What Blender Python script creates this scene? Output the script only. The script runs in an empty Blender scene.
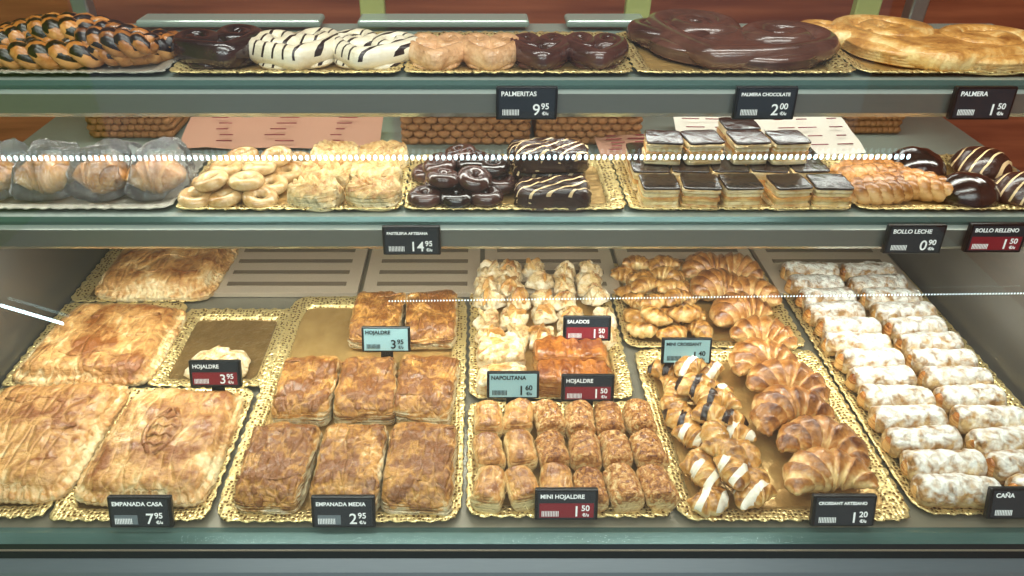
import bpy, math, random
from mathutils import Vector, Matrix, noise
random.seed(7)
R=random.random
def U(a,b): return a+(b-a)*random.random()
sc=bpy.context.scene
# ------------------------------------------------------------------ materials
def newmat(name):
    m=bpy.data.materials.new(name); m.use_nodes=True
    nt=m.node_tree; b=nt.nodes['Principled BSDF']; return m,nt,b
def rgb(h):
    h=h.lstrip('#'); c=[int(h[i:i+2],16)/255 for i in (0,2,4)]
    return tuple((x/12.92 if x<=.04045 else ((x+.055)/1.055)**2.4) for x in c)+(1,)
def math_(nt,op,a,b=None,clamp=False):
    n=nt.nodes.new('ShaderNodeMath'); n.operation=op; n.use_clamp=clamp
    for i,x in enumerate((a,b)):
        if x is None: continue
        if isinstance(x,(int,float)): n.inputs[i].default_value=x
        else: nt.links.new(x,n.inputs[i])
    return n.outputs[0]
def mixc(nt,f,a,b):
    n=nt.nodes.new('ShaderNodeMix'); n.data_type='RGBA'
    for s,x in ((0,f),(6,a),(7,b)):
        if isinstance(x,(int,float,tuple)): n.inputs[s].default_value=x
        else: nt.links.new(x,n.inputs[s])
    return n.outputs[2]
def noise_(nt,scale,detail=4,vec=None,dist=0):
    n=nt.nodes.new('ShaderNodeTexNoise'); n.inputs['Scale'].default_value=scale; n.inputs['Detail'].default_value=detail; n.inputs['Distortion'].default_value=dist
    if vec is not None: nt.links.new(vec,n.inputs['Vector'])
    return n.outputs['Fac']
def mapping(nt,vec,scale=(1,1,1),rot=(0,0,0)):
    mp=nt.nodes.new('ShaderNodeMapping'); mp.inputs['Rotation'].default_value=rot; mp.inputs['Scale'].default_value=scale
    nt.links.new(vec,mp.inputs[0]); return mp.outputs[0]
def ramp(nt,f,stops):
    n=nt.nodes.new('ShaderNodeValToRGB'); e=n.color_ramp.elements
    e[0].position=stops[0][0]; e[0].color=stops[0][1]; e[1].position=stops[1][0]; e[1].color=stops[1][1]
    for p_,c in stops[2:]:
        x=e.new(p_); x.color=c
    nt.links.new(f,n.inputs[0]); return n.outputs[0]
def bump(nt,b,h,strength=.3,dist=.002):
    n=nt.nodes.new('ShaderNodeBump'); n.inputs['Strength'].default_value=strength; n.inputs['Distance'].default_value=dist
    nt.links.new(h,n.inputs['Height']); nt.links.new(n.outputs[0],b.inputs['Normal'])
def objco(nt):
    t=nt.nodes.new('ShaderNodeTexCoord'); i=nt.nodes.new('ShaderNodeObjectInfo')
    v=nt.nodes.new('ShaderNodeVectorMath'); v.operation='ADD'
    m=nt.nodes.new('ShaderNodeVectorMath'); m.operation='SCALE'; m.inputs[3].default_value=3.7
    c=nt.nodes.new('ShaderNodeCombineXYZ')
    nt.links.new(i.outputs['Random'],c.inputs[0]); nt.links.new(i.outputs['Random'],c.inputs[1])
    nt.links.new(c.outputs[0],m.inputs[0]); nt.links.new(t.outputs['Object'],v.inputs[0]); nt.links.new(m.outputs[0],v.inputs[1])
    return t.outputs['Object'],v.outputs[0]
def sepz(nt,out='Normal'):
    g=nt.nodes.new('ShaderNodeNewGeometry'); sp=nt.nodes.new('ShaderNodeSeparateXYZ'); nt.links.new(g.outputs[out],sp.inputs[0]); return sp.outputs[2]
def pastry(name,light,mid,dark,rough=.45,nscale=35,coat=.15,stripe=None,sugar=None,sc2=180,bias=0,ng=.55,bk=.5,layer=0,bs=.6,flake=0):
    """f = bake attribute + blotchy noise -> crust colour ramp"""
    m,nt,b=newmat(name); oc,vc=objco(nt)
    at=nt.nodes.new('ShaderNodeAttribute'); at.attribute_name='bake'
    oi=nt.nodes.new('ShaderNodeObjectInfo')
    n1=noise_(nt,nscale,8,vc,.6); n2=noise_(nt,sc2,5,vc)
    c1=math_(nt,'MULTIPLY',math_(nt,'SUBTRACT',n1,.5),2.8*ng)
    c2=math_(nt,'MULTIPLY',math_(nt,'SUBTRACT',n2,.5),1.1*ng)
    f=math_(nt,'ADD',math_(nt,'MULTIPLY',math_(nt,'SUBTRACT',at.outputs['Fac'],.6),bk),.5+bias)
    f=math_(nt,'ADD',f,math_(nt,'MULTIPLY',math_(nt,'SUBTRACT',oi.outputs['Random'],.5),.16))
    f=math_(nt,'ADD',math_(nt,'ADD',f,c1),c2)
    hh=math_(nt,'ADD',n2,math_(nt,'MULTIPLY',n1,1.8))
    if flake:
        vo=nt.nodes.new('ShaderNodeTexVoronoi'); vo.feature='DISTANCE_TO_EDGE'; vo.inputs['Scale'].default_value=flake
        nt.links.new(mapping(nt,vc,(1,.35,1),(0,0,.5)),vo.inputs['Vector'])
        fl=math_(nt,'MULTIPLY',vo.outputs['Distance'],5,True)
        f=math_(nt,'ADD',f,math_(nt,'MULTIPLY',math_(nt,'SUBTRACT',fl,.6),.16))
        hh=math_(nt,'ADD',hh,math_(nt,'MULTIPLY',fl,.5))
    if layer:
        lz=noise_(nt,1,3,mapping(nt,vc,(14,14,420)))
        side=math_(nt,'SUBTRACT',1,math_(nt,'MULTIPLY',math_(nt,'ABSOLUTE',sepz(nt)),1.5),True)
        k=math_(nt,'MULTIPLY',math_(nt,'SUBTRACT',lz,.58),math_(nt,'MULTIPLY',side,2.8*layer))
        f=math_(nt,'ADD',f,k); hh=math_(nt,'ADD',hh,math_(nt,'MULTIPLY',math_(nt,'MULTIPLY',lz,side),3))
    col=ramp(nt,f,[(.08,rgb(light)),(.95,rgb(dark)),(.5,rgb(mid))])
    if stripe:
        sc_,scol,thr,rot=stripe
        wv=nt.nodes.new('ShaderNodeTexWave'); wv.inputs['Scale'].default_value=sc_; wv.inputs['Distortion'].default_value=3.2
        wv.inputs['Detail'].default_value=2; wv.inputs['Detail Scale'].default_value=.8
        nt.links.new(mapping(nt,vc,(1,1,1),(0,0,rot)),wv.inputs[0])
        k=math_(nt,'MULTIPLY',math_(nt,'GREATER_THAN',wv.outputs['Fac'],thr),math_(nt,'GREATER_THAN',sepz(nt),.05))
        col=mixc(nt,k,col,rgb(scol))
        hh=math_(nt,'ADD',math_(nt,'MULTIPLY',k,1.0),math_(nt,'MULTIPLY',n2,.4))
    bump(nt,b,hh,bs,.0035)
    if sugar:
        n3=noise_(nt,75,12,vc,.5)
        k=math_(nt,'ADD',math_(nt,'MULTIPLY',sepz(nt),.9),math_(nt,'MULTIPLY',n3,3.4))
        k=math_(nt,'MULTIPLY',math_(nt,'SUBTRACT',k,1.80),.95,True)
        col=mixc(nt,math_(nt,'MULTIPLY',k,sugar),col,rgb('#efede6'))
    nt.links.new(col,b.inputs['Base Color']); b.inputs['Roughness'].default_value=rough
    b.inputs['Coat Weight'].default_value=coat; b.inputs['Coat Roughness'].default_value=.15
    return m
def plain(name,c,rough=.5,metal=0,emit=0,coat=0,bumps=None):
    m,nt,b=newmat(name); b.inputs['Base Color'].default_value=rgb(c); b.inputs['Roughness'].default_value=rough
    b.inputs['Metallic'].default_value=metal; b.inputs['Coat Weight'].default_value=coat
    if emit: b.inputs['Emission Color'].default_value=rgb(c); b.inputs['Emission Strength'].default_value=emit
    n=noise_(nt,bumps[0] if bumps else 60,3)
    col=mixc(nt,n,rgb(c),tuple(x*.85 for x in rgb(c)[:3])+(1,)); nt.links.new(col,b.inputs['Base Color'])
    if bumps: bump(nt,b,n,bumps[1],.002)
    return m
M={}
M['gold']=pastry('baked_golden','#efd195','#d09a54','#8f5a28',.36,30,.25,bias=-.03)
M['emp']=pastry('empanada_crust','#f2dcae','#d2a062','#8f5524',.38,20,.25,sc2=120,ng=.68,bias=-.05,layer=.6,bs=1.0,flake=60)
M['puff']=pastry('puff_pastry','#f6e3ba','#cf984e','#85501e',.38,34,.25,sc2=170,ng=.68,bk=.95,layer=1.4,bs=1.1,flake=80,bias=-.04)
M['croi']=pastry('croissant_crust','#efcd92','#b57a3c','#663516',.28,45,.5,ng=.45,bk=1.15)
M['croi2']=pastry('mini_croissant','#f0d49a','#c8924a','#784819',.28,45,.5,bk=1.05)
M['pale']=pastry('pale_puff','#f4e6ca','#e2c592','#a8703a',.4,60,.15,bias=-.10,ng=.8,bk=.5,bs=1.0)
M['roll']=pastry('sausage_roll','#f0d69e','#cc9654','#875020',.3,55,.4,bk=.9,layer=.8,flake=90)
M['cheese']=pastry('cheese_top_roll','#f2d39a','#c88a46','#7d4218',.32,150,.3,sc2=420,ng=.75,bk=.7,bs=1,bias=-.06)
M['loaf']=pastry('glazed_loaf','#e8b46c','#bf7a36','#7a3d14',.22,30,.6,layer=1)
M['sugar']=pastry('sugar_roll','#dcc08c','#a97e4a','#6b4a26',.65,50,0,sugar=.96,bs=1)
M['glaze']=pastry('glazed_donut','#e6d2ae','#cfae7c','#ab7f4a',.22,50,.6,bs=.15)
M['cream']=pastry('cream_pastry','#eedcb4','#d8b880','#a9743a',.36,60,.2,bias=-.06,layer=.7)
M['choc']=pastry('dark_chocolate','#3a2622','#261613','#180c0a',.14,30,.7,bs=.15)
M['milk']=pastry('milk_chocolate','#6d4b40','#5a3a30','#452a22',.2,18,.7,sc2=60,bs=.35)
M['milk2']=pastry('milk_chocolate_dark','#593830','#472a24','#361e19',.2,25,.6,sc2=60,bs=.3)
M['whitestripe']=pastry('white_choc_striped','#ece4d2','#e2d8c2','#cfc2a6',.3,30,.3,stripe=(17,'#2a1712',.9,.5))
M['pink']=pastry('cream_glaze','#ecc9a2','#d3a67c','#a97e55',.3,40,.4)
M['brstripe']=pastry('choc_striped_braid','#d8a060','#ae7034','#64391a',.28,25,.4,stripe=(19,'#1e0f0c',.45,1.2))
M['chstripe']=pastry('choc_bar_striped','#4a2f26','#3a241e','#2a1712',.25,25,.4,stripe=(20,'#dcc094',.9,1.0))
M['minidrz']=pastry('drizzled_mini_croissant','#f0d49a','#c8924a','#784819',.3,40,.3,stripe=(12,'#ece4d2',.68,.7),bk=1)
M['minidrz2']=pastry('choc_drizzled_croissant','#f0d49a','#c8924a','#784819',.3,40,.3,stripe=(12,'#2e1b16',.78,.5),bk=1)
M['custard']=pastry('custard','#f0e2ba','#e2cc98','#cfb072',.5,60,0)
M['bun']=pastry('brown_bun','#e8bc84','#bd8446','#7a491b',.26,22,.5,bk=.9)
M['steel']=plain('brushed_steel','#a3a8a6',.3,.8)
M['kick']=plain('base_front_enamel','#616d71',.3,.25)
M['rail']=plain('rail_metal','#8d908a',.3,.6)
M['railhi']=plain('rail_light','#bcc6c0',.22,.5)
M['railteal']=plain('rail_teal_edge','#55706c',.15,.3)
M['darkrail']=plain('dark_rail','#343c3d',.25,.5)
M['shelf']=plain('shelf_surface','#98a49a',.15,.2)
M['deck']=plain('deck_surface','#8a8474',.3,.3)
M['vent']=plain('vent_panel','#c2b19b',.35,.15)
M['slot']=plain('vent_slot_dark','#726350',.6)
M['black']=plain('label_black','#0d0f12',.3)
M['screen']=plain('label_screen','#2b323a',.3)
M['screenlit']=plain('label_screen_light','#9fc4c9',.3,emit=.15)  # glare on the screen put into a pale, faintly glowing colour
M['white']=plain('label_white','#e6e8e8',.5,emit=.3)
M['grey']=plain('label_grey','#79848c',.5)
M['red']=plain('label_red','#8f2230',.5)
M['paper']=plain('paper','#e6ded2',.7)
M['pinkpaper']=plain('printed_paper','#b78a72',.7)
M['ink']=plain('paper_print','#8f3038',.7)
M['wicker']=plain('wicker','#a27244',.6)
M['post']=plain('green_post','#a2a86a',.4)
M['green']=plain('green_wall_paint','#93b04c',.7)
M['sidegl']=plain('side_panel','#62605c',.2,.2)
M['sider']=plain('side_panel_r','#6a6660',.25,.2)
M['floor']=plain('floor_tile','#b9b4aa',.4)
M['ceil']=plain('ceiling_paint','#e4e2dc',.8)
def emis(name,c,s):
    m,nt,b=newmat(name); b.inputs['Base Color'].default_value=(1,1,1,1); b.inputs['Emission Color'].default_value=rgb(c); b.inputs['Emission Strength'].default_value=s; return m
M['led']=emis('led_bead','#b8e6f2',1.9)  # glowing beads that imitate reflections on the front glass
M['led2']=emis('led_bead_dim','#b8e6f2',1.0)  # dimmer beads for the fainter imitated reflection
M['tube']=emis('led_tube','#fff4e4',6)
def wood():
    m,nt,b=newmat('mahogany'); t=nt.nodes.new('ShaderNodeTexCoord')
    n=noise_(nt,3,6,mapping(nt,t.outputs['Object'],(1,4,14))); c=ramp(nt,n,[(.3,rgb('#8a4832')),(.7,rgb('#b86c4a'))])
    nt.links.new(c,b.inputs['Base Color']); b.inputs['Roughness'].default_value=.35; return m
M['wood']=wood()
def goldmat(name,kind):
    m,nt,b=newmat(name); t=nt.nodes.new('ShaderNodeTexCoord')
    b.inputs['Metallic'].default_value=.65 if kind=='rim' else .5; b.inputs['Roughness'].default_value=.28
    if kind=='rim':
        v=nt.nodes.new('ShaderNodeTexVoronoi'); v.inputs['Scale'].default_value=170; v.inputs['Randomness'].default_value=.5
        nt.links.new(t.outputs['Object'],v.inputs['Vector'])
        k=math_(nt,'LESS_THAN',v.outputs['Distance'],.34)
        col=mixc(nt,k,rgb('#e6cf94'),rgb('#7d5c28')); bump(nt,b,v.outputs['Distance'],.8,.003)
    else:
        a,c=(('#cfae72','#a37f48') if kind=='in' else ('#9c8054','#75592f'))
        n=noise_(nt,14,3); col=mixc(nt,n,rgb(a),rgb(c)); bump(nt,b,noise_(nt,9,4),.6,.012)
    nt.links.new(col,b.inputs['Base Color']); return m
M['goldrim']=goldmat('gold_doily_rim','rim'); M['goldin']=goldmat('gold_tray_board','in')
M['brownrim']=M['goldrim']; M['brownin']=goldmat('bronze_board','br')
M['silvrim']=plain('silver_rim','#c4c0b4',.3,.6,bumps=(200,.6))
def cello():
    m,nt,b=newmat('cellophane'); out=nt.nodes['Material Output']
    tr=nt.nodes.new('ShaderNodeBsdfTransparent'); gl=nt.nodes.new('ShaderNodeBsdfGlossy'); gl.inputs['Roughness'].default_value=.16
    df=nt.nodes.new('ShaderNodeBsdfDiffuse'); df.inputs[0].default_value=(.9,.92,.95,1)  # white diffuse patches put highlights into the film's colour
    m0=nt.nodes.new('ShaderNodeMixShader'); n=noise_(nt,40,6,None,2)
    kk=math_(nt,'MULTIPLY',math_(nt,'SUBTRACT',n,.50),2.2,True)
    nt.links.new(kk,m0.inputs[0]); nt.links.new(tr.outputs[0],m0.inputs[1]); nt.links.new(df.outputs[0],m0.inputs[2])
    mx=nt.nodes.new('ShaderNodeMixShader'); fr=nt.nodes.new('ShaderNodeFresnel'); fr.inputs[0].default_value=1.35
    k=math_(nt,'ADD',math_(nt,'MULTIPLY',fr.outputs[0],1.1),.06,True)
    nt.links.new(k,mx.inputs[0]); nt.links.new(m0.outputs[0],mx.inputs[1]); nt.links.new(gl.outputs[0],mx.inputs[2])
    bn=nt.nodes.new('ShaderNodeBump'); bn.inputs['Strength'].default_value=1; bn.inputs['Distance'].default_value=.02
    nt.links.new(noise_(nt,45,3,None,1.5),bn.inputs['Height']); nt.links.new(bn.outputs[0],gl.inputs['Normal'])
    nt.links.new(mx.outputs[0],out.inputs[0]); return m
M['cello']=cello()
def glass():
    m,nt,b=newmat('clear_glass'); out=nt.nodes['Material Output']
    tr=nt.nodes.new('ShaderNodeBsdfTransparent'); gl=nt.nodes.new('ShaderNodeBsdfGlossy'); gl.inputs['Roughness'].default_value=.02
    tr.inputs[0].default_value=(.96,.985,.975,1)
    mx=nt.nodes.new('ShaderNodeMixShader'); mx.inputs[0].default_value=.045
    nt.links.new(tr.outputs[0],mx.inputs[1]); nt.links.new(gl.outputs[0],mx.inputs[2]); nt.links.new(mx.outputs[0],out.inputs[0]); return m
M['glass']=glass()
# ------------------------------------------------------------------ mesh builder
class B:
    def __init__(s): s.v=[];s.f=[];s.m=[];s.b=[];s.mats=[]
    def mi(s,k):
        if k not in s.mats: s.mats.append(k)
        return s.mats.index(k)
    def add(s,part,mat,loc=(0,0,0),rz=0,rx=0,ry=0):
        vs,fs,bk=part; o=len(s.v); mi=s.mi(mat) if isinstance(mat,str) else None
        T=Matrix.Translation(loc)@Matrix.Rotation(rz,4,'Z')@Matrix.Rotation(rx,4,'X')@Matrix.Rotation(ry,4,'Y')
        s.v+= [T@Vector(v) for v in vs]; s.b+=bk
        for i,f in enumerate(fs):
            s.f.append(tuple(j+o for j in f)); s.m.append(mi if mi is not None else s.mi(mat[i]))
        return s
    def obj(s,name,loc=(0,0,0),rz=0,rx=0,smooth=True,parent=None):
        me=bpy.data.meshes.new(name); me.from_pydata([tuple(v) for v in s.v],[],s.f); 
        for k in s.mats: me.materials.append(M[k])
        me.polygons.foreach_set('material_index',s.m)
        if smooth: me.polygons.foreach_set('use_smooth',[True]*len(s.f))
        a=me.attributes.new('bake','FLOAT','POINT'); a.data.foreach_set('value',s.b)
        me.update()
        o=bpy.data.objects.new(name,me); sc.collection.objects.link(o); o.location=loc; o.rotation_euler=(rx,0,rz)
        if parent: o.parent=parent
        return o
def pillow(w,d,h,p,prof,seg=48,amp=.002,nsc=30,crimp=None,zmod=None,shape=None,skew=0):
    sx,sy,sz=U(0,99),U(0,99),U(0,99)
    vs=[];bk=[];fs=[]
    def put(r,z,th):
        c,s_=math.cos(th),math.sin(th); k=1/((abs(c)**p+abs(s_)**p)**(1/p))
        if shape: k*=shape(th,r)
        if crimp and r>.86: k*=1+crimp[1]*math.sin(crimp[0]*th)
        x=c*k*r*w/2; y=s_*k*r*d/2; zz=z*h
        x*=1+skew*y/d
        wob=noise.noise(Vector((c*1.7+sx,s_*1.7,sy)))*.035*r if skew else 0
        x*=1+wob; y*=1+wob
        if crimp and .86<r<=1 and z>.1: zz*=1+crimp[2]*math.sin(crimp[0]*th+1)
        if zmod and z>.3: zz+=zmod(x,y)*h
        if z>0.02:
            n=noise.noise(Vector((x*nsc+sx,y*nsc+sy,zz*nsc+sz))); n2=noise.noise(Vector((x*nsc*3+sx,y*nsc*3,zz*nsc*3)))
            n3=1-2*abs(noise.noise(Vector((x*nsc*1.4+sy,y*nsc*1.4,5+sx))))
            zz+=amp*(n+.4*n2+.35*n3)*min(1,z*1.5); x+=amp*n2*.8; y+=amp*n*.8
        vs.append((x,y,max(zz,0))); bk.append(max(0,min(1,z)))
    put(0,prof[0][1],0)
    rings=prof[1:-1]
    for r,z in rings:
        for i in range(seg): put(r,z,2*math.pi*i/seg)
    put(0,0,0)
    for i in range(seg): fs.append((0,1+i,1+(i+1)%seg))
    for k in range(len(rings)-1):
        a=1+k*seg; b_=a+seg
        for i in range(seg):
            j=(i+1)%seg; fs.append((a+i,b_+i,b_+j,a+j))
    a=1+(len(rings)-1)*seg
    for i in range(seg): fs.append((a+(i+1)%seg,a+i,len(vs)-1))
    return vs,fs,bk
DOME=[(0,1),(.12,1),(.28,.98),(.45,.93),(.6,.85),(.74,.73),(.85,.58),(.94,.4),(1,.2),(.97,.05),(.9,0),(0,0)]
PUFF=[(0,1)]+[(k/10,1-.03*(k/10)**2) for k in range(1,9)]+[(.86,.95),(.91,.9),(.95,.82),(.975,.72),(.99,.62),(.965,.55),(1,.46),(.97,.38),(1,.3),(.965,.22),(.99,.12),(.95,0),(0,0)]
EMP=[(0,1)]+[(k/14,1-.05*(k/14)**2) for k in range(1,11)]+[(.77,.93),(.82,.88),(.86,.76),(.885,.56),(.91,.44),(.94,.46),(.975,.40),(1,.25),(.985,.08),(.95,0),(0,0)]
BOX=[(0,1),(.5,1),(.92,1),(.98,.96),(1,.85),(1,.5),(1,.15),(.99,0),(0,0)]
def sweep(path,rad,seg=12,squash=1,bake=None,flat=True):
    n=len(path); vs=[];fs=[];bk=[]
    for i,P in enumerate(path):
        P=Vector(P); a=Vector(path[max(i-1,0)]); b=Vector(path[min(i+1,n-1)]); T=(b-a).normalized()
        S=T.cross(Vector((0,0,1)))
        if S.length<1e-4: S=Vector((1,0,0))
        S.normalize(); Up=S.cross(T)
        t=i/(n-1)
        for j in range(seg):
            ph=2*math.pi*j/seg; r=rad(t,ph)
            q=P+S*(math.cos(ph)*r)+Up*(math.sin(ph)*r*squash)
            if flat and q.z<0: q.z=0
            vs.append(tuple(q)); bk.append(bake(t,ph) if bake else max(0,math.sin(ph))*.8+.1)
    for i in range(n-1):
        for j in range(seg):
            k=(j+1)%seg; fs.append((i*seg+j,i*seg+k,(i+1)*seg+k,(i+1)*seg+j))
    fs.append(tuple(range(seg-1,-1,-1))); fs.append(tuple((n-1)*seg+j for j in range(seg)))
    return vs,fs,bk
def croissant(L,W,bend=1.2,turns=7,n=72,seg=18):
    """crescent, stepped rolled segments that shrink towards pointed ends"""
    rr=W/2; sd=U(0,50); Rr=(L/2-rr*.35)/math.sin(min(bend,1.5))
    path=[]
    for i in range(n):
        a=(i/(n-1)*2-1)*bend
        path.append((math.sin(a)*Rr,(math.cos(a)-1)*Rr+Rr*(1-math.cos(bend))*.42,rr*.74))
    def saw(t,ph):
        u=abs(t-.5)*2*turns/2+.5+.25*math.cos(ph)+.12*math.sin(ph*2+sd); return u%1
    def rad(t,ph):
        s=abs(2*t-1); base=rr*max(.13,(1-s**1.7)**.7)
        k=saw(t,ph); step=(k/.15) if k<.15 else 1-(k-.15)/.85
        return base*(.84+.24*step**.7)+.0014*noise.noise(Vector((t*20+sd,ph*2,0)))
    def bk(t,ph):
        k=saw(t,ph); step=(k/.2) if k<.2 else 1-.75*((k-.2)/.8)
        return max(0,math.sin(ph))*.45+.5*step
    return sweep(path,rad,seg,.86,bk)
def braid(b,L,W,mat,loc,rz):
    """three-strand plait tapering at the ends"""
    for s in range(3):
        ph0=s*2*math.pi/3; path=[]
        n=50
        for i in range(n):
            t=i/(n-1); a=t*2*math.pi*2.2+ph0; e=math.sin(math.pi*(.08+.84*t))**.6
            path.append(((t-.5)*L,W*.30*e*math.sin(a),W*.26+W*.14*e*math.sin(2*a)))
        b.add(sweep(path,lambda t,p:W*.25*(.35+.65*math.sin(math.pi*(.04+.92*t))**.5),12,.95),mat,loc,rz)
def donut(Ro,r,n=28,seg=12,sq=.9):
    vs=[];fs=[];bk=[]
    for i in range(n):
        a=2*math.pi*i/n
        for j in range(seg):
            p=2*math.pi*j/seg; q=Ro+r*math.cos(p)
            vs.append((q*math.cos(a),q*math.sin(a),max(0,r*.85+r*sq*math.sin(p)))); bk.append(.5+.5*math.sin(p))
    for i in range(n):
        for j in range(seg):
            k=(j+1)%seg;l=(i+1)%n; fs.append((i*seg+j,l*seg+j,l*seg+k,i*seg+k))
    return vs,fs,bk
def palmera(W,D,h,tube=.12,core_h=.62):
    """palmier: two spiral lobes meeting at a tip, plus filled core"""
    L=[]
    for i in range(60):
        a=math.radians(-330+ i/59*540); r=.045+.2*(i/59)
        L.append((-.235+r*math.cos(a),.14+r*1.05*math.sin(a)))
    x0,y0=L[-1]
    for i in range(1,12):
        t=i/12; L.append((x0*(1-t)-.05*math.sin(t*3.14),y0*(1-t)-.40*t))
    L.append((0,-.40))
    pts=L+[(-x,y) for x,y in reversed(L[:-1])]
    rr=tube*min(W,D)*.95
    path=[(x*W,y*D,h*.5) for x,y in pts]
    sd=U(0,99)
    sw=sweep(path,lambda t,ph:rr*(1+.16*noise.noise(Vector((t*11+sd,ph,0))))*(.55+.45*min(1,min(t,1-t)*12)),14,h*.5/rr)
    def shp(th,r): return (.84+.16*abs(math.cos(th))-.30*max(0,math.sin(th))**8)
    core=pillow(W*.94,D*.92,h*core_h,2.2,DOME if core_h<.7 else PUFF,seg=60,amp=.0015,shape=shp)
    return sw,core
def box(w,d,h,c=(0,0,0)):
    x,y,z=c; a,b_,e=w/2,d/2,h/2
    vs=[(x+i*a,y+j*b_,z+k*e) for i in(-1,1) for j in(-1,1) for k in(-1,1)]
    fs=[(0,1,3,2),(4,6,7,5),(0,4,5,1),(2,3,7,6),(0,2,6,4),(1,5,7,3)]
    return vs,fs,[.5]*8
def addbox(name,w,d,h,c,mat,parent=None,bev=0):
    o=B().add(box(w,d,h),mat).obj(name,c,smooth=False,parent=parent)
    if bev:
        m=o.modifiers.new('b','BEVEL'); m.width=bev; m.segments=3
    return o
def empty(name,loc=(0,0,0)):
    e=bpy.data.objects.new(name,None); sc.collection.objects.link(e); e.location=loc; return e
# ------------------------------------------------------------------ trays
def tray(x0,x1,y0,y1,z,kind='gold',name='gold_pastry_tray'):
    w,d=x1-x0,y1-y0; seg=240; p=16
    rings=[(None,.001,0),(.10,.001,0),(.03,.001,0),(.024,.0015,0),(.022,.005,1),(.014,.008,1),(.006,.0085,1),(.0,.010,2),(-.001,.0085,2),(.01,.0055,0),(.022,.0,0),(None,0,0)]
    vs=[];fs=[];mt=[]
    rim={'gold':'goldrim','brown':'brownrim','silver':'silvrim'}[kind]; inn={'gold':'goldin','brown':'brownin','silver':'silvrim'}[kind]
    for off,z_,s in rings:
        if off is None: vs.append((0,0,z_)); continue
        for i in range(seg):
            th=2*math.pi*i/seg; c,s_=math.cos(th),math.sin(th)
            a,b_=w/2-off,d/2-off
            k=1/((abs(c/a)**p+abs(s_/b_)**p)**(1/p))
            x,y=c*k,s_*k
            if s==2:
                ar=(x+y)*2*math.pi/.022; k2=.0018*math.sin(ar); x-=k2*c; y-=k2*s_
            vs.append((x,y,z_+(.0008*math.sin((x-y)*500) if s else 0)))
    nr=len(rings)-2
    for i in range(seg): fs.append((0,1+i,1+(i+1)%seg)); mt.append(inn)
    for k in range(nr-1):
        a=1+k*seg;b_=a+seg
        for i in range(seg):
            j=(i+1)%seg; fs.append((a+i,b_+i,b_+j,a+j)); mt.append(inn if k<2 else rim)
    a=1+(nr-1)*seg
    for i in range(seg): fs.append((a+(i+1)%seg,a+i,len(vs)-1)); mt.append(inn)
    return B().add((vs,fs,[.5]*len(vs)),mt).obj(name,((x0+x1)/2,(y0+y1)/2,z))
DZ=.75; MZ=1.05; TZ=1.23
# ------------------------------------------------------------------ display case
case=empty('bakery_display_case')
def cpart(name,w,d,h,c,mat,bev=0): return addbox(name,w,d,h,c,mat,case,bev)
cpart('deck',1.7,.80,.04,(.03,1.0,DZ-.02),'deck')
cpart('base_body',1.8,.78,.70,(.03,1.02,.36),'darkrail')
def extr(name,prof,x0,x1,mats):
    n=len(prof); vs=[(x0,y,z) for y,z in prof]+[(x1,y,z) for y,z in prof]
    fs=[(i,(i+1)%n,n+(i+1)%n,n+i) for i in range(n)]; mt=[mats[i%len(mats)] for i in range(n)]
    fs+=[tuple(range(n-1,-1,-1)),tuple(range(n,2*n))]; mt+=[mats[0]]*2
    return B().add((vs,fs,[.5]*2*n),mt).obj(name,smooth=False,parent=case)
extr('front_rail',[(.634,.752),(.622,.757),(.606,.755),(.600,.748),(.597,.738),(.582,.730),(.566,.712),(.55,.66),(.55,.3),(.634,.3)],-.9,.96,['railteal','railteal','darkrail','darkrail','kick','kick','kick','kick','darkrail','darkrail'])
def shelf(z,y0,y1,name):
    cpart(name,1.66,y1-y0,.008,(.035,(y0+y1)/2,z-.004),'shelf')
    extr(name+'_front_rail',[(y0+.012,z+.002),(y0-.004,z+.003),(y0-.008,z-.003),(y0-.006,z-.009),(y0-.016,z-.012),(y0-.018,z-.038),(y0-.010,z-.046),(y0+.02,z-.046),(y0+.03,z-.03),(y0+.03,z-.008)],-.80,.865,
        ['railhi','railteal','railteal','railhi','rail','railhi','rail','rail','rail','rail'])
    cpart(name+'_led_tube',1.6,.012,.008,(.03,y0+.038,z-.034),'tube')
shelf(MZ,.935,1.36,'lower_glass_shelf'); shelf(TZ,.985,1.29,'upper_glass_shelf')
for x,n in ((-.72,'a'),(.79,'b')): cpart('corner_post_'+n,.03,.03,1.2,(x,1.40,1.35),'steel',.004)
for x,n in ((-.195,'c'),(.285,'d'),(.70,'e')): cpart('back_post_'+n,.045,.02,1.2,(x,1.40,1.35),'post',.003)
cpart('side_panel_a',.012,.80,.28,(-.785,1.0,.89),'sidegl'); cpart('side_panel_b',.012,.80,.28,(.862,1.0,.89),'sider')
cpart('back_panel',1.66,.012,.26,(.035,1.405,.88),'vent')
cpart('canopy',1.75,.5,.04,(.03,1.15,1.98),'steel')
for i,(x0,x1) in enumerate(((-.515,-.235),(-.225,.0),(.01,.27),(.28,.56),(.57,.84))):
    b=B(); w=x1-x0
    b.add(box(w,.23,.01),'vent')
    for k in range(5): b.add(box(w-.05,.012,.002,(0,-.085+k*.042,.0055)),'slot')
    b.obj('vent_panel_%d'%(i+1),((x0+x1)/2,1.285,.757),smooth=False,parent=case)
for i,(a,b_) in enumerate(((-.56,-.26),(-.20,.08),(.14,.27))):
    cpart('ledge_panel_%d'%i,b_-a,.05,.012,((a+b_)/2,1.262,TZ+.012),'shelf',.005)
B().add(box(1.86,.006,1.1),'glass').obj('front_glass_pane',(.03,.606,1.31),smooth=False,parent=case)
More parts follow.
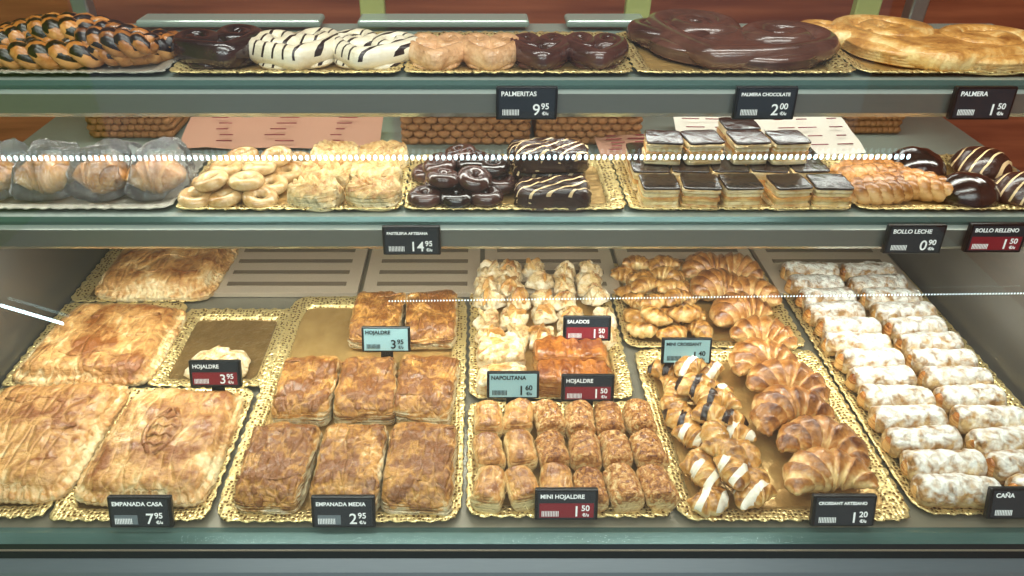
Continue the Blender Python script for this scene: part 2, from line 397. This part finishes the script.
def bead(r):
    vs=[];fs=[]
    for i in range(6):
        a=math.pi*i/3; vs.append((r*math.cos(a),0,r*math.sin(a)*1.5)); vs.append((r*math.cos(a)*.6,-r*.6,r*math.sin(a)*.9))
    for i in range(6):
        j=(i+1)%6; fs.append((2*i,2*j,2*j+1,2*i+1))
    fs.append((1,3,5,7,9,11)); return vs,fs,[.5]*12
def reflstrip(x0,z0,x1,z1,size,gap,nm,mat='led'):  # rows of glowing beads imitating reflections on the pane, no lamps there
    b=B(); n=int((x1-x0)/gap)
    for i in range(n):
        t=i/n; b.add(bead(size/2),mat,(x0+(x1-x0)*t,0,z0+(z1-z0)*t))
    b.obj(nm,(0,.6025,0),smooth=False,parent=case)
reflstrip(-.45,1.286,.38,1.2875,.0037,.0054,'led_strip_a')
reflstrip(-.09,1.134,.54,1.1435,.0015,.0030,'led_strip_b','led2')
reflstrip(-.475,1.1285,-.42,1.106,.0034,.0020,'led_strip_c')  # glowing streak imitating a window's reflection in the pane
# ------------------------------------------------------------------ room
addbox('wall_back',4,.05,3,(0,1.75,1.5),'wood'); addbox('wall_left',.05,5,3,(-2.0,0,1.5),'green'); addbox('wall_right',.05,5,3,(2.0,0,1.5),'wood')
addbox('floor',4,5,.05,(0,-.5,-.025),'floor'); addbox('ceiling',4,5,.05,(0,-.5,3.0),'ceil')
def basket(x0,x1,y,name,dd=.05):
    b=B(); w=x1-x0
    for k in range(6):
        z=.008+k*.012
        for yy in (-dd,dd):
            path=[(-w/2+w*i/60,yy+.005*math.sin(i*1.05+k*3.14),z) for i in range(61)]
            b.add(sweep(path,lambda t,p:.0062,6),'wicker')
        for xx in (-w/2,w/2):
            path=[(xx,-dd+2*dd*i/12,z) for i in range(13)]
            b.add(sweep(path,lambda t,p:.006,6),'wicker')
    b.add(box(w,2*dd,.006,(0,0,.003)),'wicker')
    b.obj(name,(x0+w/2,y,MZ))
basket(-.13,.08,1.25,'wicker_basket'); basket(.10,.27,1.25,'wicker_basket'); basket(.64,.74,1.29,'wicker_basket',.04); basket(-.68,-.54,1.27,'wicker_basket',.04)
def paper(x,y,w,d,rz,mat,name):
    b=B(); n=14; vs=[];fs=[]
    for i in range(n+1):
        for j in range(n+1):
            px,py=(i/n-.5)*w,(j/n-.5)*d
            vs.append((px,py,.003+.25*(py+d/2)+.005*(1+noise.noise(Vector((px*20+x*9,py*20,3))))))
    for i in range(n):
        for j in range(n):
            a=i*(n+1)+j; fs.append((a,a+n+1,a+n+2,a+1))
    b.add((vs,fs,[.5]*len(vs)),mat)
    for k in range(5):
        for q in range(3):
            py=(-.38+k*.18)*d; b.add(box(U(.015,.035),.0022,.001,((-.3+.3*q+U(-.04,.04))*w,py,.0145+.25*(py+d/2))),'ink')
    b.obj(name,(x,y,MZ),rz)
paper(.27,1.165,.15,.05,.1,'pinkpaper','printed_paper_sheet'); paper(.41,1.205,.15,.13,-.05,'paper','printed_paper_sheet'); paper(.56,1.205,.15,.13,.06,'paper','printed_paper_sheet'); paper(-.34,1.21,.34,.09,0,'pinkpaper','printed_paper_sheet')
# ------------------------------------------------------------------ price labels
def text(s,size,loc,mat,par,al='LEFT'):
    c=bpy.data.curves.new('label_text','FONT'); c.body=s; c.size=size; c.align_x=al; c.extrude=.0002; c.offset=.0002
    o=bpy.data.objects.new('label_text',c); sc.collection.objects.link(o); c.materials.append(M[mat]); o.parent=par
    o.location=loc; o.rotation_euler=(math.pi/2,0,0)
def tag(x,y,z,title,big,small,col='screen',tilt=-.35,w=.082,h=.044,stand=0):
    e=empty('electronic_price_label',(x,y,z)); e.rotation_euler=(tilt,0,0)
    lit=col=='lit'; fg='black' if lit else 'white'  # lit: screen given the pale, faintly glowing colour that imitates glare
    addbox('body',w,.008,h,(0,0,h/2),'black',e,.002)
    addbox('screen',w*.9,.001,h*.86,(0,-.0045,h/2),'screenlit' if lit else 'screen',e)
    ts=min(.0085,w*.84/max(1,len(title))/.66)
    text(title,ts,(-w*.42,-.0055,h*.73),fg,e)
    if col=='red': addbox('promo_field',w*.86,.0006,h*.46,(0,-.0051,h*.34),'red',e)
    elif col=='white': addbox('promo_field',w*.36,.0006,h*.30,(-w*.22,-.0051,h*.28),'grey',e)
    text(big,.021,(w*.22,-.006,h*.16),fg,e,'RIGHT'); text(small,.011,(w*.23,-.006,h*.34),fg,e)
    text('€/u',.006,(w*.25,-.006,h*.16),fg,e)
    text('|||||||||||',.008,(-w*.40,-.006,h*.2),fg,e)
    if stand:
        B().add(box(.02,.003,stand,(0,.006,-stand/2+.006)),'black').obj('stand',(0,0,0),smooth=False,parent=e)
    return e
ty=.958
tag(.062,ty,1.187,'PALMERITAS','9','95',tilt=-.12); tag(.38,ty,1.187,'PALMERA CHOCOLATE','2','00',tilt=-.12); tag(.67,ty,1.187,'PALMERA','1','50',tilt=-.12)
ty=.908
tag(-.097,ty,1.005,'PASTELERIA ARTESANA','14','95',tilt=-.12); tag(.613,ty,1.007,'BOLLO LECHE','0','90',tilt=-.12); tag(.727,ty,1.009,'BOLLO RELLENO','1','50','red',tilt=-.12)
for a in ((-.437,.628,.762,'EMPANADA CASA','7','95','white'),(-.176,.628,.762,'EMPANADA MEDIA','2','95','white'),(.112,.640,.762,'MINI HOJALDRE','1','50','red'),(.468,.63,.762,'CROISSANT ARTESANO','1','20','screen'),(.70,.64,.764,'CAÑA','1','20','screen')):
    tag(*a)
for a in ((-.41,.875,.785,'HOJALDRE','3','95','red'),(-.155,.962,.785,'HOJALDRE','3','95','lit'),(.178,.985,.79,'SALADOS','1','50','red'),(.05,.852,.782,'NAPOLITANA','1','60','lit'),(.163,.845,.782,'HOJALDRE','1','50','red'),(.33,.925,.790,'MINI CROISSANT','1','40','lit')):
    tag(*a,w=.080,h=.043,stand=.028)
tag(-.685,.628,.762,'EMPANADA ATUN','7','95','white')
# ------------------------------------------------------------------ DECK
tray(-.775,-.575,.645,.90,DZ,'brown','bronze_pastry_tray'); tray(-.775,-.545,.905,1.14,DZ,'brown','bronze_pastry_tray'); tray(-.775,-.525,1.145,1.38,DZ,'brown','bronze_pastry_tray')
tray(-.57,-.36,.640,.90,DZ,'brown','bronze_pastry_tray'); tray(-.54,-.345,.905,1.12,DZ,'brown','bronze_pastry_tray')
tray(-.352,-.025,.638,1.16,DZ)
tray(-.018,.256,.646,.868,DZ); tray(-.018,.245,.876,1.28,DZ)
tray(.262,.572,.64,1.0,DZ); tray(.252,.565,1.006,1.28,DZ); tray(.578,.845,.65,1.28,DZ)
def empanada(x,y,w,d,rz,h=.033,deco=0,skew=.04):
    b=B(); b.add(pillow(w,d,h,8,EMP,seg=240,amp=.0042,nsc=22,crimp=(70,.008,.16),skew=skew),'emp')
    zt=h*.99
    if deco:
        for s in (-1,1):
            path=[(s*.004+ s*.02*math.sin(i/10*3.14),-.045+.09*i/10,zt+.002) for i in range(11)]
            b.add(sweep(path,lambda t,p:.0038,6,.8,bake=lambda t,p:1.3),'emp')
        for k in range(4):
            path=[(-.018+.036*i/4,-.03+k*.018+.006*(i%2),zt+.003) for i in range(5)]
            b.add(sweep(path,lambda t,p:.0028,6,.8,bake=lambda t,p:1.3),'emp')
    else:
        for k in range(3):
            path=[(-w*.33+w*.66*i/14,(-.25+.25*k)*d+.006*math.sin(i*.9+k),zt-.0005) for i in range(15)]
            b.add(sweep(path,lambda t,p:.0038,6,.6,bake=lambda t,p:1.2),'emp')
    b.obj('empanada',(x,y,DZ+.004),rz)
empanada(-.655,.785,.20,.235,.02); empanada(-.645,1.01,.225,.215,-.03,skew=-.05); empanada(-.62,1.255,.235,.22,0,h=.04)
empanada(-.458,.775,.184,.225,-.01,deco=1,skew=-.06)
B().add(pillow(.10,.085,.03,2.6,DOME,amp=.009,nsc=35,seg=64),'pale').obj('cream_puff',(-.435,.95,DZ+.004))
for x,y,w,d in ((-.282,.727,.095,.152),(-.180,.727,.092,.152),(-.083,.727,.097,.154),(-.272,.885,.092,.140),(-.178,.885,.092,.140),(-.085,.887,.094,.142),(-.183,1.075,.09,.145),(-.088,1.075,.092,.145)):
    b=B(); b.add(pillow(w,d,.040,10,PUFF,seg=130,amp=.0045,nsc=34,skew=U(-.16,.16) or .01,zmod=lambda X,Y:-.20*max(0,abs(Y)-.045)/.02),'puff')
    for s in (-.3,.28):
        path=[(-w*.45+w*.90*i/8,d*s+.004*math.sin(i)+.03*d*(i/8),.0385) for i in range(9)]
        b.add(sweep(path,lambda t,p:.0028,6,.5,bake=lambda t,p:1.1),'puff')
    b.obj('puff_pastry_slice',(x,y,DZ+.004),U(-.07,.07))
def rollpart(L,r,ridge=0,seg=16,n=18,squash=.85,ex=8):
    sd=U(0,99); path=[]
    for i in range(n):
        t=-math.cos(math.pi*i/(n-1)); path.append((r*.15*noise.noise(Vector((t+sd,3,3))),t*L/2,r*squash*.95))
    def rad(t,ph):
        c=abs(math.cos(math.pi*t)); e=(1-c**ex)**.4 if c<1 else 0
        Y=-math.cos(math.pi*t)
        return max(.35*r,r*e)*(1+.12*noise.noise(Vector((Y*2.2+sd,ph*1.2,0)))+.07*noise.noise(Vector((Y*6,ph*2.5,sd)))+ridge*abs(math.sin(Y*L/2*260+ph*.5)))
    return sweep(path,rad,seg,squash,lambda t,ph:.2+.7*max(0,math.sin(ph))-.3*(abs(2*t-1)>.93))
for r_,y in enumerate((.680,.745,.812)):
    for c in range(6):
        x=.006+.0452*c+.004
        b=B(); b.add(rollpart(U(.054,.060),U(.0205,.0222),.05,squash=.95,ex=20,n=24),'roll' if c<(3 if r_<1 else 2) else 'cheese')
        b.obj('mini_sausage_roll',(x+.002,y+U(-.003,.003),DZ+.004),U(-.2,.2))
b=B()
for r_ in range(5):
    for c in range(5):
        x=.005+.05*c+U(-.008,.008)-.10; y=-.11+.052*r_+U(-.008,.008); s=U(.042,.056)
        b.add(pillow(s,s,.026,3,DOME,seg=32,amp=.007,nsc=60,shape=lambda th,r:1+.22*math.cos(4*th)*r),'pale',(x,y,U(0,.008)),U(0,3),U(-.3,.3),U(-.3,.3))
        a=U(0,3)
        for q in range(2):
            b.add(pillow(s*.85,s*.26,.02,1.6,DOME,seg=20,amp=.004,nsc=60),random.choice(['pale','gold','gold','cream']),(x+U(-.006,.006),y,.018),a+q*1.57+U(-.3,.3),U(-.35,.35),U(-.3,.3))
b.obj('pinched_puff_pastry_pile',(.108,1.135,DZ+.006))
for x,y in ((.035,.905),(.035,.975)):
    b=B(); b.add(pillow(.08,.06,.03,4,PUFF,seg=64,amp=.006,nsc=35),'pale'); b.add(pillow(.085,.022,.016,3,DOME,seg=24,amp=.004),'pale',(0,0,.022),.5,.2); b.add(pillow(.06,.02,.014,3,DOME,seg=24,amp=.004),'gold',(0,0.01,.022),-.5)
    b.obj('folded_cream_pastry',(x,y,DZ+.004),U(-.1,.1))
for y in (.905,.965):
    b=B(); b.add(pillow(.125,.057,.042,6,PUFF,seg=90,amp=.003,zmod=lambda X,Y:.06*math.sin(X*300)),'loaf'); b.obj('glazed_pastry_loaf',(.15,y,DZ+.004),-.03)
for x,y,rz,bd in ((.440,1.225,.3,.8),(.495,1.215,-.4,.8),(.445,1.155,.2,.9),(.500,1.135,-.3,1.0),(.465,1.075,.35,1.1),(.485,1.010,-.3,1.1),(.462,.945,.25,1.2),(.480,.880,-.25,1.35),(.462,.815,.3,1.4),(.486,.752,-.35,1.35),(.470,.688,.1,1.3)):
    B().add(croissant(U(.122,.134),U(.064,.072),bd),'croi').obj('croissant',(x,y,DZ+.004+U(0,.006)),rz,U(-.1,.1))
def minipile(name,x0,x1,y0,y1,nx,ny,mats,L=.07,W=.036,z=DZ+.004,lay=1,rot=.9):
    b=B(); cx,cy=(x0+x1)/2,(y0+y1)/2
    for l in range(lay):
        for i in range(nx-l):
            for j in range(ny-l):
                x=x0+(i+.5+l*.5)*(x1-x0)/nx-cx+U(-.005,.005); y=y0+(j+.5+l*.5)*(y1-y0)/ny-cy+U(-.005,.005)
                b.add(croissant(L*U(.9,1.1),W,1.0,5,n=40,seg=12),random.choice(mats),(x,y,l*.022+U(0,.004)),U(-rot,rot)+(3.14 if R()<.4 else 0),U(-.15,.15))
    b.obj(name,(cx,cy,z))
minipile('mini_croissant_pile',.262,.405,1.02,1.265,3,6,['croi2'],lay=2)
minipile('drizzled_mini_croissant_pile',.272,.400,.650,.940,2,8,['minidrz','minidrz','minidrz2','croi2'],lay=2,L=.070,W=.040,rot=1.5)
for col,x in ((0,.642),(1,.760)):
    for i in range(13):
        y=.677+i*.0455
        b=B(); vs,fs,bk=rollpart(U(.100,.109),.0225,.05,18,44,.88,ex=16); vs=[(v[1],-v[0],v[2]) for v in vs]
        b.add((vs,fs,bk),'sugar'); b.add(pillow(.014,.024,.024,2,DOME,seg=12),'loaf',(-.049,0,.008))
        b.obj('sugar_dusted_pastry_roll',(x+U(-.005,.005),y,DZ+.004),U(-.1,.1)+.02)
# ------------------------------------------------------------------ LOWER SHELF
tray(-.775,-.445,.945,1.14,MZ,'silver','silver_pastry_tray')
for a,b_ in ((-.438,-.113),(-.110,.210),(.214,.536),(.540,.845)): tray(a,b_,.943,1.135,MZ)
for i,x in enumerate((-.735,-.65,-.565,-.485)):
    b=B(); b.add(croissant(.10,.066,.9,5),'bun',(0,-.01,0)); b.obj('bagged_bun',(x,1.02,MZ+.004),U(-.4,.4))
    b=B(); b.add(pillow(.094,.13,.062,3.5,DOME,amp=.011,nsc=32,seg=64),'cello'); b.obj('cellophane_bag',(x,1.035,MZ+.004),U(-.3,.3))
b=B()
for x,y,l in ((-.415,.972,0),(-.370,.970,0),(-.322,.972,0),(-.41,1.015,0),(-.362,1.012,0),(-.315,1.015,0),(-.40,1.058,0),(-.35,1.058,0),(-.302,1.06,0),(-.39,1.10,0),(-.34,1.10,0),(-.29,1.10,0),
              (-.393,.992,1),(-.343,.990,1),(-.385,1.036,1),(-.335,1.036,1),(-.372,1.08,1),(-.318,1.08,1)):
    b.add(donut(.0160,.0100),'glaze',(x+.35,y-1.03,l*.018),0,U(-.2,.2),U(-.2,.2))
b.obj('mini_glazed_donut_pile',(-.35,1.03,MZ+.004))
for x,y,z in ((-.24,.975,0),(-.155,.975,0),(-.235,1.04,0),(-.160,1.045,0),(-.23,1.10,.004),(-.155,1.10,.004)):
    b=B(); b.add(pillow(.08,.062,.026,3.0,PUFF,seg=80,amp=.003,nsc=40,zmod=lambda X,Y:.2*math.sin((X+abs(Y)*1.2)*420)),'cream'); b.obj('ridged_cream_pastry',(x,y,MZ+.004+z),U(-.3,.3))
b=B()
for x,y,l in ((-.08,.97,0),(-.035,.968,0),(.008,.972,0),(-.06,1.01,0),(-.012,1.012,0),(.03,1.015,0),(-.08,1.05,0),(-.03,1.05,0),(.015,1.06,0),(-.06,1.09,0),(-.01,1.10,0),(-.055,.99,1),(-.01,.992,1),(-.06,1.035,1),(-.012,1.04,1),(.02,1.035,1),(-.03,1.08,1)):
    b.add(donut(.0145,.0122),'milk2' if R()<.6 else 'choc',(x+.03,y-1.03,l*.020),0,U(-.25,.25)*l,U(-.2,.2)*l)
b.obj('mini_chocolate_donut_pile',(-.03,1.03,MZ+.004))
for x,y,z in ((.105,.972,0),(.105,1.038,0),(.107,1.034,.031),(.10,1.10,.0),(.098,1.098,.008)):
    b=B(); b.add(pillow(.110,.06,.032,5,PUFF,seg=60,amp=.004,nsc=40),'chstripe'); b.obj('chocolate_drizzled_pastry_bar',(x,y,MZ+.004+z),U(-.08,.08))
def mille(x,y,z):
    b=B(); w,d=.054,.05; hs=(.008,.006,.006,.006,.006,.003)
    for k,(m,h) in enumerate(zip(('cream','custard','gold','custard','cream','choc'),hs)):
        ww=w*U(.97,1.02)*(1 if m!='custard' else .95)
        b.add(pillow(ww,d*ww/w,h,12,BOX,seg=40,amp=.0018 if m in('gold','cream') else .0006,nsc=90),m,(U(-.0008,.0008),0,sum(hs[:k])))
    b.obj('millefeuille_slice',(x,y,MZ+.004+z),U(-.12,.12))
for i in range(5): mille(.262+.059*i+(.01 if i>2 else 0)-.004,.973,0); mille(.255+.059*i,1.030,0)
for i in range(5): mille(.258+.057*i+(.01 if i>1 else 0),1.087,0)
for i in range(4): mille(.275+.058*i+(.012 if i>1 else 0),1.050,.0365)
mille(.405,1.105,.0365)
for x,y,rz in ((.585,.985,.15),(.645,1.005,-.5),(.595,1.045,.1)):
    b=B(); braid(b,.11,.055,'bun',(0,0,0),0); b.obj('twisted_glazed_pastry',(x,y,MZ+.004),rz)
for x,y,m in ((.685,1.075,'choc'),(.715,.985,'choc'),(.79,1.08,'chstripe'),(.80,.985,'chstripe')):
    B().add(pillow(.088,.082,.038,2.2,DOME,amp=.002),m).obj('chocolate_glazed_bun',(x,y,MZ+.004))
# ------------------------------------------------------------------ UPPER SHELF
tray(-.775,-.43,.995,1.19,TZ,'silver','silver_pastry_tray')
for a,b_ in ((-.424,-.108),(-.104,.208),(.212,.512),(.516,.85)): tray(a,b_,.995,1.20,TZ)
B().add(pillow(.10,.10,.034,2.2,DOME,amp=.003),'choc').obj('chocolate_bun',(-.735,1.09,TZ+.004))
for x,y,z,rz,L in ((-.60,1.045,0,.05,.17),(-.585,1.10,0,-.1,.17),(-.65,1.075,.012,.4,.13),(-.52,1.06,.014,-.3,.14),(-.475,1.07,0,.5,.12),(-.59,1.08,.022,0,.15)):
    b=B(); braid(b,L,.062,'brstripe',(0,0,0),0); b.obj('chocolate_striped_braided_pastry',(x,y,TZ+.004+z),rz)
def pal(x,y,W,D,h,m,rz=0,tube=.12,z=0,rx=0,ch=.62):
    sw,core=palmera(W,D,h,tube,ch); b=B(); b.add(sw,m); b.add(core,m); b.obj('palmier_pastry',(x,y,TZ+.004+z),rz,rx)
pal(-.37,1.07,.115,.125,.036,'choc',.4,.13); pal(-.262,1.065,.12,.12,.034,'whitestripe',.2,.13); pal(-.155,1.065,.115,.12,.032,'whitestripe',-.2,.13)
for x,m in ((-.062,'pink'),(.014,'pink'),(.085,'milk2'),(.163,'milk2')): pal(x,1.06,.078,.115,.03,m,0,.17)
pal(.30,1.15,.13,.12,.03,'milk2',0,.13)
pal(.372,1.11,.265,.245,.034,'milk',-.5,.085,ch=.72)
pal(.56,1.16,.13,.10,.026,'gold',0,.13,ch=.8)
pal(.668,1.10,.28,.24,.030,'gold',-.4,.085,ch=.80)
# ------------------------------------------------------------------ lights
def area(name,loc,rot,sx,sy,e,c=(.99,.99,.94)):
    l=bpy.data.lights.new(name,'AREA'); l.shape='RECTANGLE'; l.size=sx; l.size_y=sy; l.energy=e; l.color=c
    o=bpy.data.objects.new(name,l); sc.collection.objects.link(o); o.location=loc; o.rotation_euler=rot
area('ceiling_light',(0,.2,2.8),(0,0,0),2.2,.25,27)
area('aisle_ceiling_light',(0,-1.3,2.8),(0,0,0),3,1.2,66,(.92,.98,1))  # unseen fill added behind the camera to brighten the rails
area('canopy_light',(.03,1.05,1.94),(math.radians(-8),0,0),1.6,.05,7)
area('lower_shelf_light',(.03,.985,.997),(math.radians(-8),0,0),1.6,.02,4.4)
area('upper_shelf_light',(.03,1.03,1.175),(0,0,0),1.6,.02,1.9)
area('upper_shelf_rear_light',(.03,1.24,1.215),(0,0,0),1.5,.03,1.6)  # fill added to brighten the dim back of the lower shelf
w=bpy.data.worlds.new('World'); sc.world=w; w.use_nodes=True; w.node_tree.nodes['Background'].inputs[0].default_value=(.85,.9,1,1); w.node_tree.nodes['Background'].inputs[1].default_value=.35
cam=bpy.data.cameras.new('camera'); co=bpy.data.objects.new('camera',cam); sc.collection.objects.link(co)
co.location=(0,0,1.55); co.rotation_euler=(math.radians(56.4),0,0); cam.sensor_width=36; cam.lens=740/1024*36; cam.shift_x=.031; cam.clip_start=.01
sc.camera=co
sc.view_settings.view_transform='Standard'; sc.view_settings.gamma=.92; sc.view_settings.exposure=.05
